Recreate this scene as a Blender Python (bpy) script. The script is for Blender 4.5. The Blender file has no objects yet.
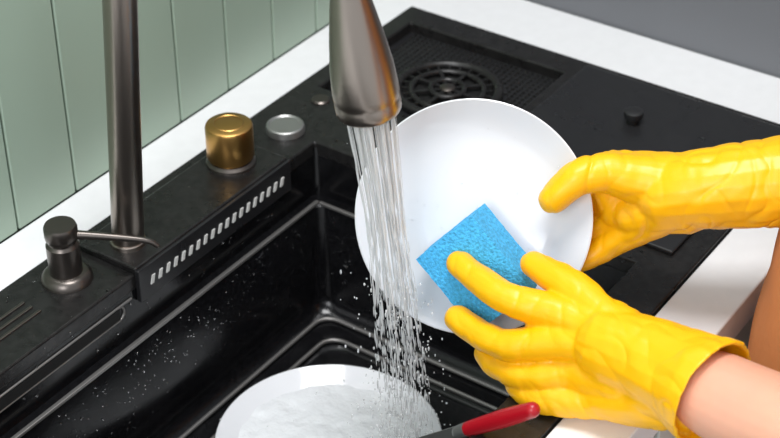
import bpy, bmesh, math, random
from mathutils import Vector, Matrix, noise
random.seed(7)
S=bpy.context.scene
try:
    S.view_settings.view_transform='Standard'
except Exception as e: print(e)
D=bpy.data
def s2l(c): return tuple(((x/255)/12.92 if x/255<=.04045 else ((x/255+.055)/1.055)**2.4) for x in c)
def mat(name,rgb,rough=.5,metal=0,bump=None,var=None,rvar=None,**kw):
    m=D.materials.new(name); m.use_nodes=True; nt=m.node_tree; b=nt.nodes['Principled BSDF']
    c=s2l(rgb)+(1,)
    b.inputs['Base Color'].default_value=c; b.inputs['Roughness'].default_value=rough; b.inputs['Metallic'].default_value=metal
    for k,v in kw.items():
        b.inputs[k.replace('_',' ')].default_value=v
    tc=nt.nodes.new('ShaderNodeTexCoord')
    if bump:
        n=nt.nodes.new('ShaderNodeTexNoise'); n.inputs['Scale'].default_value=bump[0]; n.inputs['Detail'].default_value=4
        mp=nt.nodes.new('ShaderNodeMapping'); mp.inputs['Scale'].default_value=bump[3] if len(bump)>3 else (1,1,1)
        nt.links.new(tc.outputs['Object'],mp.inputs[0]); nt.links.new(mp.outputs[0],n.inputs[0])
        bp=nt.nodes.new('ShaderNodeBump'); bp.inputs['Strength'].default_value=bump[1]; bp.inputs['Distance'].default_value=bump[2]
        nt.links.new(n.outputs['Fac'],bp.inputs['Height']); nt.links.new(bp.outputs[0],b.inputs['Normal'])
    if var:
        n=nt.nodes.new('ShaderNodeTexNoise'); n.inputs['Scale'].default_value=var[0]; n.inputs['Detail'].default_value=5
        nt.links.new(tc.outputs['Object'],n.inputs[0])
        r=nt.nodes.new('ShaderNodeValToRGB'); r.color_ramp.elements[0].position=.35; r.color_ramp.elements[1].position=.65
        r.color_ramp.elements[0].color=tuple(x*(1-var[1]) for x in c[:3])+(1,); r.color_ramp.elements[1].color=tuple(min(1,x*(1+var[1])) for x in c[:3])+(1,)
        nt.links.new(n.outputs['Fac'],r.inputs[0]); nt.links.new(r.outputs[0],b.inputs['Base Color'])
    if rvar:
        n=nt.nodes.new('ShaderNodeTexNoise'); n.inputs['Scale'].default_value=rvar[0]; n.inputs['Detail'].default_value=6
        nt.links.new(tc.outputs['Object'],n.inputs[0])
        mr=nt.nodes.new('ShaderNodeMapRange'); mr.inputs[1].default_value=.35; mr.inputs[2].default_value=.65
        mr.inputs[3].default_value=rvar[1]; mr.inputs[4].default_value=rvar[2]
        nt.links.new(n.outputs['Fac'],mr.inputs[0]); nt.links.new(mr.outputs[0],b.inputs['Roughness'])
    return m
M_green=mat('green_panel_paint',(158,177,160),.4)
M_gap=mat('panel_gap',(70,84,74),.8)
M_white=mat('white_quartz',(236,236,238),.3,var=(60,.015))
M_grey=mat('grey_wall_paint',(112,114,119),.6)
M_black=mat('black_nano_steel',(40,39,39),.28,.35,bump=(420,.1,.001),var=(120,.25),rvar=(22,.2,.38))
M_bowl=mat('black_bowl_steel',(21,21,23),.22,.35,var=(200,.35),rvar=(16,.13,.3),bump=(300,.05,.001))
M_blackm=mat('black_matte',(32,32,34),.38,rvar=(20,.26,.44))
M_hole=mat('dark_slot',(5,5,5),.8)
M_rail=mat('rail_steel',(130,128,126),.35,.6)
M_gun=mat('gunmetal',(158,148,140),.29,1.0,bump=(300,.05,.0005,(1,1,.05)))
M_gund=mat('gunmetal_dark',(98,92,88),.3,.9)
M_brass=mat('brushed_brass',(204,158,92),.32,1.0,bump=(400,.1,.0005,(1,1,.05)))
M_steel=mat('satin_steel',(165,165,163),.35,.8)
M_ceram=mat('white_ceramic',(230,231,235),.1)
M_sponge=mat('blue_sponge',(74,180,236),.9,bump=(380,1.0,.0025),var=(320,.18))
M_glove=mat('yellow_rubber',(254,188,4),.38,bump=(120,.12,.001),Subsurface_Weight=.05,Subsurface_Scale=.01)
M_skin=mat('skin',(228,170,143),.5,bump=(200,.08,.001),var=(14,.06),Subsurface_Weight=.15,Subsurface_Scale=.01)
M_cloth=mat('terracotta_fabric',(212,134,78),.85,bump=(150,.3,.002))
M_jean=mat('denim',(50,60,85),.9)
M_hair=mat('brown_hair',(60,38,25),.6,bump=(200,.5,.002))
M_red=mat('red_handle',(170,14,30),.3)
M_led=mat('pale_outlet',(215,215,212),.4)
M_cab=mat('cabinet_paint',(205,208,203),.5)
M_floor=mat('grey_tile',(150,148,145),.5,var=(3,.1))
M_drop=mat('water_drop',(255,255,255),.02,Transmission_Weight=1.0,IOR=1.33)
M_foam=mat('rippled_water',(236,238,241),.06,bump=(34,.7,.008))
M_water=D.materials.new('falling_water'); M_water.use_nodes=True
nt=M_water.node_tree; b=nt.nodes['Principled BSDF']; b.inputs['Base Color'].default_value=(.96,.97,.98,1); b.inputs['Roughness'].default_value=.1
b.inputs['Transmission Weight'].default_value=.25; b.inputs['IOR'].default_value=1.25
tr=nt.nodes.new('ShaderNodeBsdfTransparent'); mx=nt.nodes.new('ShaderNodeMixShader'); mx.inputs[0].default_value=.68
nt.links.new(tr.outputs[0],mx.inputs[1]); nt.links.new(b.outputs[0],mx.inputs[2]); nt.links.new(mx.outputs[0],nt.nodes['Material Output'].inputs[0])

def link(o): S.collection.objects.link(o); return o
def empty(name):
    o=D.objects.new(name,None); o.empty_display_size=.05; return link(o)
def mk(name,verts,faces,m,smooth=True,parent=None):
    me=D.meshes.new(name); me.from_pydata([tuple(v) for v in verts],[],faces); me.update()
    if m: me.materials.append(m)
    bm=bmesh.new(); bm.from_mesh(me); bmesh.ops.recalc_face_normals(bm,faces=bm.faces); bm.to_mesh(me); bm.free()
    if smooth:
        for p in me.polygons: p.use_smooth=True
    o=link(D.objects.new(name,me))
    if parent: o.parent=parent
    return o
def autos(o,ang=40):
    try: o.data.set_sharp_from_angle(angle=math.radians(ang))
    except Exception: pass
def boxvf(V,F,x0,x1,y0,y1,z0,z1,Mx=None):
    n=len(V)
    for z in (z0,z1):
        for (x,y) in ((x0,y0),(x1,y0),(x1,y1),(x0,y1)):
            v=Vector((x,y,z)); V.append(Mx@v if Mx else v)
    for f in ((0,3,2,1),(4,5,6,7),(0,1,5,4),(1,2,6,5),(2,3,7,6),(3,0,4,7)): F.append([n+i for i in f])
def bev(o,w,seg=2,ang=30):
    b=o.modifiers.new('bevel','BEVEL'); b.width=w; b.segments=seg; b.limit_method='ANGLE'; b.angle_limit=math.radians(ang); return o
def box(name,m,*a,w=0.002,parent=None,Mx=None):
    V=[];F=[]; boxvf(V,F,*a,Mx=Mx); o=mk(name,V,F,m,False,parent)
    if w: bev(o,w)
    return o
def lathe(name,prof,m,Mx=Matrix(),seg=64,parent=None,closed=False,ang=35):
    V=[];F=[]
    n=len(prof)
    for i in range(seg):
        a=2*math.pi*i/seg
        for r,z in prof: V.append(Mx@Vector((max(r,1e-5)*math.cos(a),max(r,1e-5)*math.sin(a),z)))
    for i in range(seg):
        j=(i+1)%seg
        for k in range(n if closed else n-1):
            l=(k+1)%n
            F.append([i*n+k,j*n+k,j*n+l,i*n+l])
    o=mk(name,V,F,m,True,parent)
    bm=bmesh.new(); bm.from_mesh(o.data); bmesh.ops.remove_doubles(bm,verts=bm.verts,dist=3e-5); bmesh.ops.recalc_face_normals(bm,faces=bm.faces); bm.to_mesh(o.data); bm.free()
    autos(o,ang)
    return o
def catmull(P,R,sub=6):
    out=[]
    n=len(P)
    for i in range(n-1):
        p0=P[max(i-1,0)];p1=P[i];p2=P[i+1];p3=P[min(i+2,n-1)]
        for k in range(sub):
            t=k/sub
            q=.5*((2*p1)+(p2-p0)*t+(2*p0-5*p1+4*p2-p3)*t*t+(3*p1-p0-3*p2+p3)*t**3)
            out.append((q,R[i]*(1-t)+R[i+1]*t))
    out.append((P[-1],R[-1])); return out
def tubevf(V,F,P,R,seg=18,sub=5,hollow=0,flat=None,cap=True):
    P=[Vector(p) for p in P]
    pts=catmull(P,R,sub)
    n=len(pts); T=[]
    for i in range(n):
        T.append((pts[min(i+1,n-1)][0]-pts[max(i-1,0)][0]).normalized())
    rings=[]
    if cap:
        for a in (80,60,40,20):
            a=math.radians(a); rings.append((pts[0][0]-T[0]*pts[0][1]*math.sin(a),pts[0][1]*math.cos(a),T[0]))
    for i in range(n): rings.append((pts[i][0],pts[i][1],T[i]))
    if hollow:
        acc=0
        for i in range(n-1,-1,-1):
            if i<n-1: acc+=(pts[i+1][0]-pts[i][0]).length
            rings.append((pts[i][0],pts[i][1]-.0035,T[i]))
            if acc>hollow: break
    elif cap:
        for a in (20,40,60,80):
            a=math.radians(a); rings.append((pts[-1][0]+T[-1]*pts[-1][1]*math.sin(a),pts[-1][1]*math.cos(a),T[-1]))
    u=T[0].orthogonal().normalized()
    base=len(V)
    for c,r,t in rings:
        u=(u-t*u.dot(t)).normalized(); w=t.cross(u)
        for k in range(seg):
            a=2*math.pi*k/seg; off=(u*math.cos(a)+w*math.sin(a))*r
            if flat:
                nv,kk=flat; off=off-nv*off.dot(nv)*(1-kk)
            V.append(c+off)
    m=len(rings)
    for i in range(m-1):
        for k in range(seg):
            l=(k+1)%seg
            F.append([base+i*seg+k,base+i*seg+l,base+(i+1)*seg+l,base+(i+1)*seg+k])
    F.append([base+k for k in range(seg)][::-1]); F.append([base+(m-1)*seg+k for k in range(seg)])
def tube(name,P,R,m,parent=None,seg=24,sub=8,cap=True):
    V=[];F=[]; tubevf(V,F,P,R,seg,sub,cap=cap); o=mk(name,V,F,m,True,parent); autos(o,50); return o
def fuse(name,V,F,m,voxel,iters,disp=None,parent=None,smf=.5):
    o=mk(name+'_raw',V,F,None,True)
    r=o.modifiers.new('r','REMESH'); r.mode='VOXEL'; r.voxel_size=voxel
    s=o.modifiers.new('s','SMOOTH'); s.factor=smf; s.iterations=iters
    dg=bpy.context.evaluated_depsgraph_get(); me=D.meshes.new_from_object(o.evaluated_get(dg))
    D.objects.remove(o,do_unlink=True)
    me.name=name; me.materials.clear()
    if m: me.materials.append(m)
    if disp:
        nn=[v.normal.copy() for v in me.vertices]
        for v,n in zip(me.vertices,nn): v.co=v.co+n*disp(v.co)
    for p in me.polygons: p.use_smooth=True
    o=link(D.objects.new(name,me))
    if parent: o.parent=parent
    return o

# ---------------- camera ----------------
th=math.radians(35); yaw=math.radians(34.5)
Fh=Vector((math.cos(yaw),math.sin(yaw),0))
Fw=Vector((Fh.x*math.cos(th),Fh.y*math.cos(th),-math.sin(th)))
R=Vector((math.sin(yaw),-math.cos(yaw),0)); U=R.cross(Fw).normalized(); N=-Fw
C=Vector((-.98,-1.113,1.0))
cam=D.cameras.new('camera'); co=link(D.objects.new('camera',cam))
co.matrix_world=Matrix(((R.x,U.x,N.x,C.x),(R.y,U.y,N.y,C.y),(R.z,U.z,N.z,C.z),(0,0,0,1)))
cam.lens=77.1; cam.sensor_width=36; cam.dof.use_dof=True; cam.dof.focus_distance=1.56; cam.dof.aperture_fstop=7
S.camera=co

# ---------------- room ----------------
wb=empty('wall_back')
V=[];F=[]
g0=.049-.086*20
for k in range(34):
    x0=g0+.086*k+.0012; x1=g0+.086*(k+1)-.0012
    if x0>.70: break
    boxvf(V,F,x0,min(x1,.70),0,.012,0,1.5)
o=mk('boards',V,F,M_green,False,wb); bev(o,.0014,1)
box('backing',M_gap,-1.7,.70,.012,.1,-.9,1.5,w=0,parent=wb)
box('wall_right',M_grey,.702,.80,-2.6,.1,-.9,1.5,w=0)
box('floor',M_floor,-3,.80,-2.6,.1,-1.0,-.9,w=0)
def gridslab(name,xs,ys,holes,z,th_,m,bw,parent=None,seg=3):
    V=[];F=[];idx={}
    for i,x in enumerate(xs):
        for j,y in enumerate(ys): idx[i,j]=len(V); V.append((x,y,z))
    for i in range(len(xs)-1):
        for j in range(len(ys)-1):
            cx=(xs[i]+xs[i+1])/2; cy=(ys[j]+ys[j+1])/2
            if any(a<cx<b_ and c<cy<d for a,b_,c,d in holes): continue
            F.append([idx[i,j],idx[i+1,j],idx[i+1,j+1],idx[i,j+1]])
    o=mk(name,V,F,m,False,parent)
    bm=bmesh.new(); bm.from_mesh(o.data)
    for f in bm.faces:
        if f.normal.z<0: f.normal_flip()
    bmesh.ops.delete(bm,geom=[v for v in bm.verts if not v.link_faces],context='VERTS')
    bm.to_mesh(o.data); bm.free()
    s=o.modifiers.new('s','SOLIDIFY'); s.thickness=th_; s.offset=-1
    bev(o,bw,seg); return o
YF=-.668
gridslab('countertop',[-1.6,-.602,.602,.70],[YF,-.606,-.058,0],[(-.602,.602,-.606,-.058)],0,.04,M_white,.002)
cb=empty('base_cabinet')
box('carcass',M_cab,-1.6,.70,YF+.03,-.607,-.82,-.042,parent=cb)
box('plinth',M_blackm,-1.6,.70,YF+.07,-.60,-.90,-.82,w=0,parent=cb)
for k in range(4):
    box('door_panel_%d'%(k+1),M_cab,-1.59+.575*k,-1.59+.575*k+.565,YF+.012,YF+.029,-.81,-.05,parent=cb)

# ---------------- sink ----------------
sink=empty('kitchen_sink')
gridslab('deck',[-.6,-.5,.27,.37,.562,.60],[-.604,-.552,-.305,-.152,-.085,-.06],[(-.5,.27,-.552,-.152),(.37,.562,-.305,-.085)],.003,.018,M_black,.0025,sink)
def rrect(x0,x1,y0,y1,r,z,n=8):
    out=[]
    for cx,cy,a0 in ((x1-r,y1-r,0),(x0+r,y1-r,90),(x0+r,y0+r,180),(x1-r,y0+r,270)):
        for k in range(n+1):
            a=math.radians(a0+90*k/n); out.append(Vector((cx+r*math.cos(a),cy+r*math.sin(a),z)))
    return out
rings=[]
def bring(ins,z,r): rings.append(rrect(-.5+ins,.27-ins,-.552+ins,-.152-ins,r,z))
bring(-.0005,-.004,.006); bring(-.0005,-.066,.008); bring(.011,-.0675,.012); bring(.0125,-.070,.014); bring(.014,-.192,.02)
for a in (15,30,45,60,75,90):
    a=math.radians(a); bring(.014+.022*(1-math.cos(a)),-.192-.022*math.sin(a),.02+.012*(1-math.cos(a)))
bring(.058,-.2145,.03); bring(.060,-.2165,.03); bring(.064,-.2175,.03); bring(.15,-.2195,.03)
V=[v for r in rings for v in r];F=[];n=len(rings[0])
for i in range(len(rings)-1):
    for k in range(n): F.append([i*n+k,i*n+(k+1)%n,(i+1)*n+(k+1)%n,(i+1)*n+k])
F.append([(len(rings)-1)*n+k for k in range(n)])
o=mk('bowl',V,F,M_bowl,True,sink); autos(o,35)
box('ledge_rail_back',M_rail,-.49,.258,-.1655,-.1605,-.0690,-.0650,w=.001,parent=sink)
box('ledge_rail_side',M_rail,.2555,.2600,-.535,-.166,-.0690,-.0655,w=.001,parent=sink)
gr=empty('bottom_grid'); gr.parent=sink
for k,ins in enumerate((.030,.058)):
    rr=rrect(-.5+ins,.27-ins,-.552+ins,-.152-ins,.02,-.2095,5)
    rr.append(rr[0]); tube('frame_%d'%(k+1),rr,[.0026]*len(rr),M_rail,gr,seg=8,sub=1,cap=False)
box('recess_floor',M_blackm,.368,.564,-.307,-.083,-.016,-.011,w=0,parent=sink)
V=[];F=[]
cxr,cyr=.461,-.205
nx=26; ny=30
for i in range(nx):
    for j in range(ny):
        x=.374+i*.0073; y=-.300+j*.0073
        if x>.558 or y>-.09: continue
        if (x-cxr)**2+(y-cyr)**2<.069**2: continue
        s=.0021; nI=len(V)
        for a,b_ in ((-s,-s),(s,-s),(s,s),(-s,s)): V.append((x+a,y+b_,-.0112))
        for a,b_ in ((-s*.5,-s*.5),(s*.5,-s*.5),(s*.5,s*.5),(-s*.5,s*.5)): V.append((x+a,y+b_,-.0088))
        for f in ((4,5,6,7),(0,1,5,4),(1,2,6,5),(2,3,7,6),(3,0,4,7)): F.append([nI+q for q in f])
mk('textured_mat',V,F,M_black,False,sink)
T0=Matrix.Translation
rin=empty('cup_rinser'); rin.parent=sink
def torus(name,R_,r_,m,c,parent,segs=64):
    return lathe(name,[(R_+r_*math.cos(a*math.pi/6),r_*math.sin(a*math.pi/6)) for a in range(12)],m,T0(c),segs,parent,closed=True,ang=180)
torus('outer_ring',.0605,.006,M_black,(cxr,cyr,-.006),rin)
torus('middle_ring',.043,.0038,M_black,(cxr,cyr,-.006),rin)
torus('inner_ring',.020,.0035,M_black,(cxr,cyr,-.004),rin)
lathe('well',[(0,-.0108),(.06,-.0108)],M_hole,T0((cxr,cyr,0)),48,rin)
V=[];F=[]
for k in range(8):
    boxvf(V,F,.008,.044,-.0022,.0022,-.006,-.002,Mx=T0((cxr,cyr,-.001))@Matrix.Rotation(k*math.pi/4,4,'Z'))
for k in range(24):
    boxvf(V,F,.044,.060,-.0012,.0012,-.006,-.003,Mx=T0((cxr,cyr,-.001))@Matrix.Rotation(k*math.pi/12,4,'Z'))
o=mk('spokes',V,F,M_black,False,rin)
lathe('hub',[(0,.002),(.006,.002),(.009,0),(.009,-.006)],M_gund,T0((cxr,cyr,-.002)),32,rin)
o=box('cover_plate',M_blackm,.300,.585,-.578,-.322,.0032,.0085,w=.002,parent=sink)
lathe('cover_knob',[(0,.016),(.008,.016),(.0108,.0145),(.0113,.012),(.0108,.008),(.008,.006),(.0075,.0)],M_blackm,T0((.499,-.429,.0085)),40,sink)
box('outlet_module',M_black,-.030,.218,-.1545,-.078,.002,.011,w=.0022,parent=sink)
box('outlet_fascia',M_blackm,-.030,.218,-.158,-.152,-.030,.0085,w=.001,parent=sink)
V=[];F=[]
for k in range(19):
    x=-.012+k*.0118
    V0=len(V); y=-.1592
    q4=((-.0028,-.0055),(.0014,-.0055),(.0042,.0040),(0,.0040))
    for (dx,dz) in q4: V.append((x+dx,y,-.010+dz))
    for (dx,dz) in q4: V.append((x+dx,-.157,-.010+dz))
    for f in ((0,1,2,3),(0,4,5,1),(1,5,6,2),(2,6,7,3),(3,7,4,0)): F.append([V0+q for q in f])
mk('outlet_slots',V,F,M_led,False,sink)
def stadium(x0,x1,z,h,y,name,r=.0013):
    P=[]
    for k in range(9):
        a=math.radians(-90+180*k/8); P.append((x1-h+h*math.cos(a),y,z+h*math.sin(a)))
    for k in range(9):
        a=math.radians(90+180*k/8); P.append((x0+h+h*math.cos(a),y,z+h*math.sin(a)))
    P.append(P[0])
    tube(name,P,[r]*len(P),M_rail,sink,seg=8,sub=2,cap=False)
stadium(-.36,-.05,-.029,.008,-.1523,'overflow_slot_rim')
box('overflow_slot',M_hole,-.353,-.057,-.1535,-.1515,-.0355,-.0225,w=0,parent=sink)
for k in range(3):
    box('deck_slot_%d'%(k+1),M_gund,-.24,-.125,-.096-.011*k,-.0925-.011*k,.0025,.0048,w=.0008,parent=sink)

# ---------------- faucet ----------------
fa=empty('kitchen_faucet')
H=Vector((.0215,-.400,.253))+R*.0025; ax=Vector((R.x*.14,R.y*.14,-1)).normalized()
base=Vector((0,-.118,.011))
top=base+Vector((R.x*.028,R.y*.028,.45))
htop=H-ax*.155
hd=Vector((htop.x-top.x,htop.y-top.y,0))
lathe('base_flange',[(0,.005),(.017,.005),(.0180,.004),(.0185,0),(0,0)],M_gun,T0(base),48,fa)
tube('column',[base,base+(top-base)*.5,top],[.0163,.0163,.0163],M_gun,fa,seg=40)
P=[top-Vector((0,0,.01)),top+Vector((0,0,.02))]
n=10
for k in range(1,n):
    t=k/n; a=math.pi*t
    P.append(Vector((top.x+hd.x*(1-math.cos(a))/2,top.y+hd.y*(1-math.cos(a))/2,top.z+.02+.10*math.sin(a)+( (htop.z+.05)-(top.z+.02))*t)))
P+= [htop-ax*.05,htop+ax*.01]
tube('gooseneck',P,[.0135]*len(P),M_gun,fa,seg=32)
Q=(-ax).to_track_quat('Z','Y').to_matrix().to_4x4(); MH=T0(H)@Q
hs=.96
lathe('spray_head',[(r*hs,z) for r,z in [(0,.001),(.026,.001),(.0285,0),(.0297,.002),(.0300,.006),(.0300,.012),(.0296,.014),(.0300,.016),(.0302,.022),(.0285,.045),(.0245,.072),(.0195,.100),(.0165,.114),(.0157,.118),(.0157,.1195),(.0163,.121),(.0163,.16),(0,.16)]],M_gun,MH,64,fa)
lathe('nozzle_face',[(0,-.0008),(.0245,-.0008),(.0252,.0005)],M_blackm,MH,48,fa)

kn=empty('faucet_control_knob')
lathe('knob_base',[(0,.006),(.024,.006),(.027,.003),(.0275,0),(0,0)],M_gund,T0((.175,-.110,.011)),48,kn)
lathe('knob_grip',[(0,.048),(.0225,.048),(.0248,.0465),(.0258,.044),(.0258,.009),(.0250,.007),(.022,.006),(.022,.004),(0,.004)],M_brass,T0((.175,-.110,.0125)),64,kn)
lathe('knob_ring',[(.0150,.0482),(.0160,.0488),(.0170,.0482)],M_brass,T0((.175,-.110,.0125)),48,kn)
lathe('drain_button',[(0,.0070),(.0175,.0068),(.0195,.0085),(.0212,.0075),(.0222,.004),(.0222,0),(0,0)],M_steel,T0((.270,-.111,.0032)),64)
lathe('overflow_cap',[(0,.003),(.009,.003),(.011,.0015),(.011,0),(0,0)],M_gund,T0((.345,-.105,.0032)),32)
sd=empty('soap_dispenser'); B=(-.072,-.101,.003)
lathe('collar',[(0,.010),(.019,.010),(.022,.008),(.0255,.004),(.026,0),(0,0)],M_gund,T0(B),56,sd)
lathe('pump_body',[(.0165,.008),(.0165,.042),(.0150,.044),(.0140,.045),(.0140,.047),(.0158,.049),(.0165,.053),(.0165,.062),(.0152,.065),(0,.066)],M_gund,T0(B),56,sd)
s0=Vector(B)+Vector((0,0,.053))
dn=Vector((.60,-.80,0)).normalized()
tube('nozzle',[s0+dn*.010,s0+dn*.04+Vector((0,0,-.003)),s0+dn*.080+Vector((0,0,-.009)),s0+dn*.092+Vector((0,0,-.016))],[.0050,.0040,.0031,.0027],M_gund,sd,seg=16)

# ---------------- plates ----------------
plate_prof=[(0,.0),(.045,.0005),(.070,.002),(.085,.006),(.098,.0125),(.1085,.019),(.1110,.0205),(.1122,.0198),(.1120,.018),(.100,.009),(.088,.002),(.074,-.0025),(.066,-.004),(.065,-.0065),(.060,-.0065),(.058,-.0035),(0,-.0035)]
Pc=C+1.58*(Fw+R*((475-390)/1670)+U*((219-215)/1670))
k9=.929e-3
def L(x,y,z): return Pc+(R*x+U*y+N*z)*k9
def basis(nrm,xdir,loc):
    z=nrm.normalized(); x=(xdir-z*xdir.dot(z)).normalized(); y=z.cross(x)
    return Matrix(((x.x,y.x,z.x,loc.x),(x.y,y.y,z.y,loc.y),(x.z,y.z,z.z,loc.z),(0,0,0,1)))
np_=N-.14*R-.14*U
lathe('dinner_plate',plate_prof,M_ceram,basis(np_,R,Pc+N*-.008),96,ang=60)
PL=(.050,-.328,-.2055)
pl2=lathe('dinner_plate.001',[(r*1.055,z*1.1) for r,z in plate_prof],M_ceram,T0(PL),96,ang=60)
V=[];F=[]; nr=26; ns_=96
for i in range(nr+1):
    r=.099*i/nr
    for k in range(ns_):
        a=2*math.pi*k/ns_; x=r*math.cos(a); y=r*math.sin(a)
        d=math.hypot(x-.005,y+.06)
        h=.0006*math.sin(d*330)*math.exp(-d*14)+.0010*noise.noise(Vector((x,y,0))*55)+.0006*noise.noise(Vector((x,y,1))*120)
        V.append(Vector((PL[0]+x,PL[1]+y,PL[2]+.0105+h)))
for i in range(nr):
    for k in range(ns_): F.append([i*ns_+k,i*ns_+(k+1)%ns_,(i+1)*ns_+(k+1)%ns_,(i+1)*ns_+k])
mk('rippled_water',V,F,M_foam,True,pl2)

# ---------------- sponge ----------------
d2=(R*.63-U*.78); ns=(N-.36*R-.30*U).normalized()
Ms=basis(ns,d2,L(4,-53,27))
bm=bmesh.new(); bmesh.ops.create_cube(bm,size=1)
bmesh.ops.scale(bm,vec=(.088,.071,.044),verts=bm.verts)
bmesh.ops.subdivide_edges(bm,edges=bm.edges,cuts=18,use_grid_fill=True)
for v in bm.verts:
    n_=noise.noise(v.co*260)*.0007+noise.noise(v.co*45)*.0008
    v.co+=v.co.normalized()*n_
    v.co=Ms@v.co
me=D.meshes.new('kitchen_sponge'); bm.to_mesh(me); bm.free(); me.materials.append(M_sponge)
for p in me.polygons: p.use_smooth=True
sp=link(D.objects.new('kitchen_sponge',me)); autos(sp,40)

# ---------------- gloves ----------------
def gl(name,chains,hol,disp):
    V=[];F=[]
    for ch in chains:
        P=[L(*p[:3]) for p in ch]; Rr=[p[3]*k9 for p in ch]
        tubevf(V,F,P,Rr,20,5,hollow=(.07 if ch is hol else 0))
    return fuse(name,V,F,M_glove,.0014,6,disp)
def mkdisp(xs,sgn):
    def f(co):
        d=(co-Pc)/k9; x=d.dot(R); y=d.dot(U); z=d.dot(N); p=Vector((x,y,z))
        out=noise.noise(p*.032)*1.3+noise.noise(p*.08)*.55
        for x_w,wd_,amp in xs:
            w=max(0,1-abs(x-x_w)/wd_)
            q=x*.075+y*.045*sgn+noise.noise(p*.024)*2.6
            gate=max(0,noise.noise(p*.020+Vector((9,3,x_w*.1)))+.38)
            out-=(1-abs(math.sin(q)))**2.4*3.4*w**.6*gate*amp
        r_=1-abs(noise.noise(Vector((x*.040,y*.020,z*.028))+Vector((4,7,2))))*3.4
        if r_>0: out-=r_**2*.75
        return out*k9
    return f
fore=[(120,-122,140,36),(150,-133,160,40),(178,-146,185,45),(194,-155,203,51),(202,-160,211,53)]
left=[
 [(-18,-48,55,13.5),(-3,-61,70,14.5),(26,-80,97,16),(70,-93,114,18.5),(120,-108,140,22)],
 [(-20,-102,49,13),(-3,-113,66,14.5),(26,-125,94,16),(74,-120,118,18.5),(122,-122,142,24)],
 [(9,-137,50,12.5),(18,-147,66,13.5),(42,-154,92,15),(88,-148,114,18),(130,-138,142,24)],
 [(36,-166,76,11.5),(48,-174,90,12.5),(66,-178,104,14.5),(104,-176,118,18),(145,-172,146,23)],
 [(53,-48,75,13.5),(66,-56,89,15.5),(84,-67,106,17),(104,-86,122,20),(130,-108,142,24)],
 [(76,-108,104,22),(92,-138,104,22)],[(85,-110,112,22),(130,-122,140,29)],[(95,-148,112,23),(138,-156,144,30)],
 [(60,-108,100,17),(64,-130,100,17),(78,-162,104,16)],[(110,-172,122,19),(145,-172,152,26),(175,-165,185,34)],
 fore]
gl('rubber_glove',left,fore,mkdisp([(145,60,1.1),(60,50,.6)],1))
fore2=[(190,22,38,36),(225,26,50,41),(270,30,58,44),(320,34,62,47),(372,38,62,51)]
right=[
 [(76,16,38,15.5),(87,27,42,17),(103,38,46,18.5),(130,42,42,21),(162,36,38,27),(190,30,40,31)],
 [(80,31,-12,11),(115,46,-9,13),(150,48,8,18),(190,34,34,26)],
 [(84,5,-12,11),(120,16,-11,13),(156,26,6,18),(190,24,34,26)],
 [(92,-24,-12,11),(124,-12,-11,13),(158,1,6,18),(195,14,34,26)],
 [(104,-48,-6,11),(124,-40,-8,13),(152,-20,4,17),(192,6,34,25)],
 [(138,46,16,20),(150,20,10,21),(156,-4,8,20)],[(150,42,26,24),(205,28,40,36)],[(160,2,16,24),(205,14,38,35)],
 [(130,30,18,15),(142,2,6,16)],
 fore2]
gl('rubber_glove.001',right,fore2,mkdisp([(190,65,1.1),(265,60,.7),(125,40,.6)],-1))

# ---------------- person ----------------
pe=empty('person')
def W(p): return L(*p)
V=[];F=[]
tubevf(V,F,[(.33,-.79,-.14),(.33,-.772,-.02),(.33,-.770,.06),(.33,-.782,.17),(.33,-.80,.30),(.33,-.80,.42)],[.17,.168,.155,.155,.17,.15],40,6,flat=(Vector((0,1,0)),.56))
tubevf(V,F,[(.15,-.81,.40),(.33,-.80,.43),(.51,-.81,.40)],[.055,.075,.055],24,5)
Lelb=W((351,-206,355)); Relb=Vector((.56,-.83,.13))
tubevf(V,F,[(.15,-.81,.40),(.08,-.87,.28),tuple(Lelb)],[.055,.048,.044],24,5)
tubevf(V,F,[(.51,-.81,.40),(.56,-.83,.28),tuple(Relb)],[.055,.048,.044],24,5)
body=fuse('shirt_torso',V,F,M_cloth,.005,6,lambda c:noise.noise(c*14)*.004,pe)
V=[];F=[]
tubevf(V,F,[W((135,-124,150)),W((165,-140,175)),W((205,-161,213)),W((260,-185,262)),Lelb,(.06,-.885,.24)],[.022,.027,.037,.041,.043,.043],24,5)
tubevf(V,F,[W((200,24,42)),W((300,34,58)),W((372,39,62)),Relb,(.56,-.835,.24)],[.024,.032,.038,.042,.043],24,5)
fuse('forearms',V,F,M_skin,.0025,4,None,pe)
V=[];F=[]
tubevf(V,F,[(.33,-.80,.44),(.33,-.785,.52),(.33,-.765,.60)],[.055,.050,.06],24,5)
tubevf(V,F,[(.33,-.735,.555),(.33,-.745,.60),(.33,-.765,.66)],[.045,.066,.078],28,5)
tubevf(V,F,[(.33,-.675,.635),(.33,-.655,.605)],[.009,.013],14,3)
tubevf(V,F,[(.252,-.77,.61),(.250,-.775,.635)],[.012,.016],14,3); tubevf(V,F,[(.408,-.77,.61),(.410,-.775,.635)],[.012,.016],14,3)
tubevf(V,F,[(.315,-.682,.575),(.345,-.682,.575)],[.007,.007],12,3)
fuse('head',V,F,M_skin,.004,5,None,pe)
V=[];F=[]
tubevf(V,F,[(.33,-.80,.60),(.33,-.80,.66),(.33,-.775,.705)],[.082,.086,.068],28,5); tubevf(V,F,[(.33,-.86,.66),(.33,-.90,.66)],[.04,.045],20,4)
fuse('hair',V,F,M_hair,.005,4,lambda c:noise.noise(c*40)*.004,pe)
for k,x in enumerate((.305,.355)):
    lathe('eye_%d'%(k+1),[(.009*math.cos(a*math.pi/8),.009*math.sin(a*math.pi/8)) for a in range(-4,5)],M_hair,T0((x,-.682,.632)),16,pe)
V=[];F=[]
tubevf(V,F,[(.25,-.80,-.10),(.245,-.79,-.45),(.24,-.81,-.86)],[.085,.065,.05],24,5)
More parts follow.
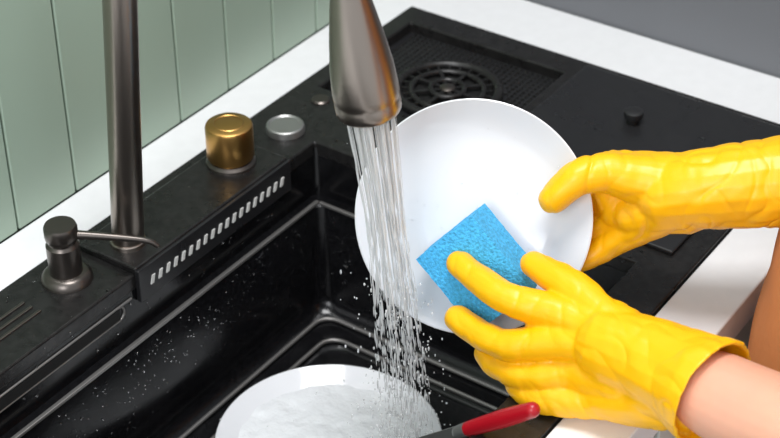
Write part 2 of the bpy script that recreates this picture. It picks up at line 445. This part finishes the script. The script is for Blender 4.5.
tubevf(V,F,[(.41,-.80,-.10),(.415,-.79,-.45),(.42,-.81,-.86)],[.085,.065,.05],24,5)
fuse('trousers',V,F,M_jean,.007,4,None,pe)
for k,x in enumerate((.24,.42)):
    V=[];F=[]; tubevf(V,F,[(x,-.84,-.862),(x,-.75,-.866),(x,-.70,-.872)],[.038,.034,.026],20,4); mk('shoe_%d'%(k+1),V,F,M_hair,True,pe)

# ---------------- knife ----------------
kf=empty('kitchen_knife')
h0=Vector((-.040,-.612,.0630)); h1=Vector((-.0315,-.5430,-.0010))
V=[];F=[]; tubevf(V,F,[h0,h0.lerp(h1,.4),h0.lerp(h1,.8),h1],[.0070,.0082,.0074,.0066],18,5); mk('handle',V,F,M_red,True,kf)
dk=(h1-h0).normalized(); sd_=dk.cross(Vector((1,0,0))).normalized(); upn=dk.cross(sd_)
tube('ferrule',[h1-dk*.002,h1+dk*.012],[.0069,.0060],M_steel,kf,seg=20)
b0=h1+dk*.010; V=[];F=[]
pr=[(0,-.006),(0,.006),(.12,.006),(.19,.004),(.222,0),(.19,-.004),(.12,-.006)]
for zz in (-.0006,.0006):
    for a,b_ in pr: V.append(b0+dk*a+sd_*b_+upn*zz)
n=len(pr); F=[list(range(n))[::-1],list(range(n,2*n))]+[[i,(i+1)%n,n+(i+1)%n,n+i] for i in range(n)]
mk('blade',V,F,M_steel,False,kf)

# ---------------- water ----------------
wt=empty('running_water')
V=[];F=[]
def strand(pl,seg=5):
    n0=len(V)
    for i,(c,rr) in enumerate(pl):
        for k in range(seg):
            a=2*math.pi*k/seg; V.append(Vector((c.x+rr*math.cos(a),c.y+rr*math.sin(a),c.z)))
    m=len(pl)
    for i in range(m-1):
        for k in range(seg): F.append([n0+i*seg+k,n0+i*seg+(k+1)%seg,n0+(i+1)*seg+(k+1)%seg,n0+(i+1)*seg+k])
ux=Q@Vector((1,0,0)); uy=Q@Vector((0,1,0))
def wpos(rho,a,drop,ph):
    st=H+(ux*math.cos(a)+uy*math.sin(a))*rho*.0235
    lean=.125*drop-.09*drop*drop
    sp=1-.20*min(1,drop/.12)+.50*max(0,drop-.12)/.3
    c=H+R*lean; off=(st-H)
    wob=.0015*math.sin(drop*55+ph)*min(1,drop*5)
    return Vector((c.x+off.x*sp+wob,c.y+off.y*sp+wob*.5,H.z-drop-.0005))
for i in range(105):
    rho=math.sqrt(random.random()); a=random.random()*2*math.pi; ph=random.random()*6
    d=0; endd=.26+random.random()*.16
    while d<endd:
        ln=random.uniform(.04,.11) if d<.10 else (random.uniform(.012,.045) if d<.2 else random.uniform(.005,.02))
        r=random.uniform(.0003,.0008)
        m=max(4,int(ln/.007)); pl=[]
        for k in range(m+1):
            t=k/m; pl.append((wpos(rho,a,d+ln*t,ph),r*(max(0,math.sin(math.pi*t))**.5+.05)))
        strand(pl); d+=ln+(random.uniform(.001,.01) if d<.10 else random.uniform(.005,.022))
mk('streams',V,F,M_water,True,wt)
def drops(name,pts,m,parent,seg=1):
    V=[];F=[]
    bm=bmesh.new(); bmesh.ops.create_icosphere(bm,subdivisions=seg,radius=1); bv=[v.co.copy() for v in bm.verts]; bf=[[v.index for v in f.verts] for f in bm.faces]; bm.free()
    for c,sx in pts:
        n0=len(V)
        for v in bv: V.append(Vector(c)+Vector((v.x*sx[0],v.y*sx[1],v.z*sx[2])))
        for f in bf: F.append([n0+i for i in f])
    return mk(name,V,F,m,True,parent)
pts=[]
for i in range(460):
    d=random.uniform(.18,.42); p=wpos(random.random()*1.5,random.random()*6.28,d,0)
    p+=Vector((random.gauss(0,.012),random.gauss(0,.012),0)); r=random.uniform(.0004,.0012); pts.append((p,(r,r,r*random.uniform(1,3))))
for i in range(160):
    a=random.random()*6.28; q=abs(random.gauss(0,.06)); p=Vector((.05+q*math.cos(a),-.41+q*math.sin(a),-.19+random.random()*.1)); r=random.uniform(.0004,.0011); pts.append((p,(r,r,r)))
drops('splash_drops',pts,M_water,wt)
wd=empty('water_droplets')
pts=[]
for i in range(420):
    x=random.uniform(-.35,.25); z=-.075-abs(random.gauss(0,.06)); 
    if z<-.19: continue
    r=random.uniform(.0004,.0013); pts.append(((x,-.1660,z),(r,r*.5,r*1.1)))
for i in range(90):
    x=random.uniform(-.35,.26); r=random.uniform(.0005,.0013); pts.append(((x,-.1525,random.uniform(-.06,-.004)),(r,r*.5,r)))
for i in range(200):
    x=random.uniform(-.3,.36); y=random.uniform(-.148,-.064); r=random.uniform(.0005,.0016); zz=.0112 if -.028<x<.216 and y<-.08 else .0032
    if (x+.072)**2+(y+.101)**2<.03**2 or (x-.175)**2+(y+.11)**2<.032**2: continue
    pts.append(((x,y,zz),(r,r,r*.4)))
for i in range(120):
    r=random.uniform(.0008,.0022); pts.append(((random.uniform(.275,.298),random.uniform(-.59,-.16),.0032),(r,r,r*.5)))
for i in range(160):
    r=random.uniform(.0008,.0022); pts.append(((random.uniform(.305,.58),random.uniform(-.575,-.325),.0087),(r,r,r*.5)))
for i in range(200):
    r=random.uniform(.0006,.0013); pts.append(((.2555,random.uniform(-.53,-.17),random.uniform(-.19,-.075)),(r*.5,r,r)))
drops('beads',pts,M_drop,wd)
pts=[]
for i in range(40):
    a=random.random()*6.28; q=.10*math.sqrt(random.random()); r=random.uniform(.0005,.0013)
    Mp=basis(np_,R,Pc+N*-.008); hz=.001 if q<.07 else .001+(q-.07)*.4
    pts.append((Mp@Vector((q*math.cos(a),q*math.sin(a),hz)),(r,r,r)))
drops('plate_beads',pts,M_drop,wd)

# ---------------- lights ----------------
w=D.worlds.new('world'); S.world=w; w.use_nodes=True; bg=w.node_tree.nodes['Background']; bg.inputs[0].default_value=(.93,.97,1,1); bg.inputs[1].default_value=.84
def area(name,loc,tgt,sx,sy,pw,col=(1,1,1)):
    l=D.lights.new(name,'AREA'); l.shape='RECTANGLE'; l.size=sx; l.size_y=sy; l.energy=pw; l.color=col
    o=link(D.objects.new(name,l)); o.location=loc; o.rotation_euler=(Vector(tgt)-Vector(loc)).to_track_quat('-Z','Y').to_euler(); return o
area('added_overhead_softbox',(-.1,-.55,2.0),(.1,-.4,0),.8,.6,30,(1,1,1))  # unseen softbox added overhead to light the sink, not a ceiling fixture
area('added_left_fill',(-2.2,-1.0,1.6),(.1,-.3,0),1.0,1.2,29,(.97,.98,1))  # added side fill from the left, an unseen area light without a modelled window
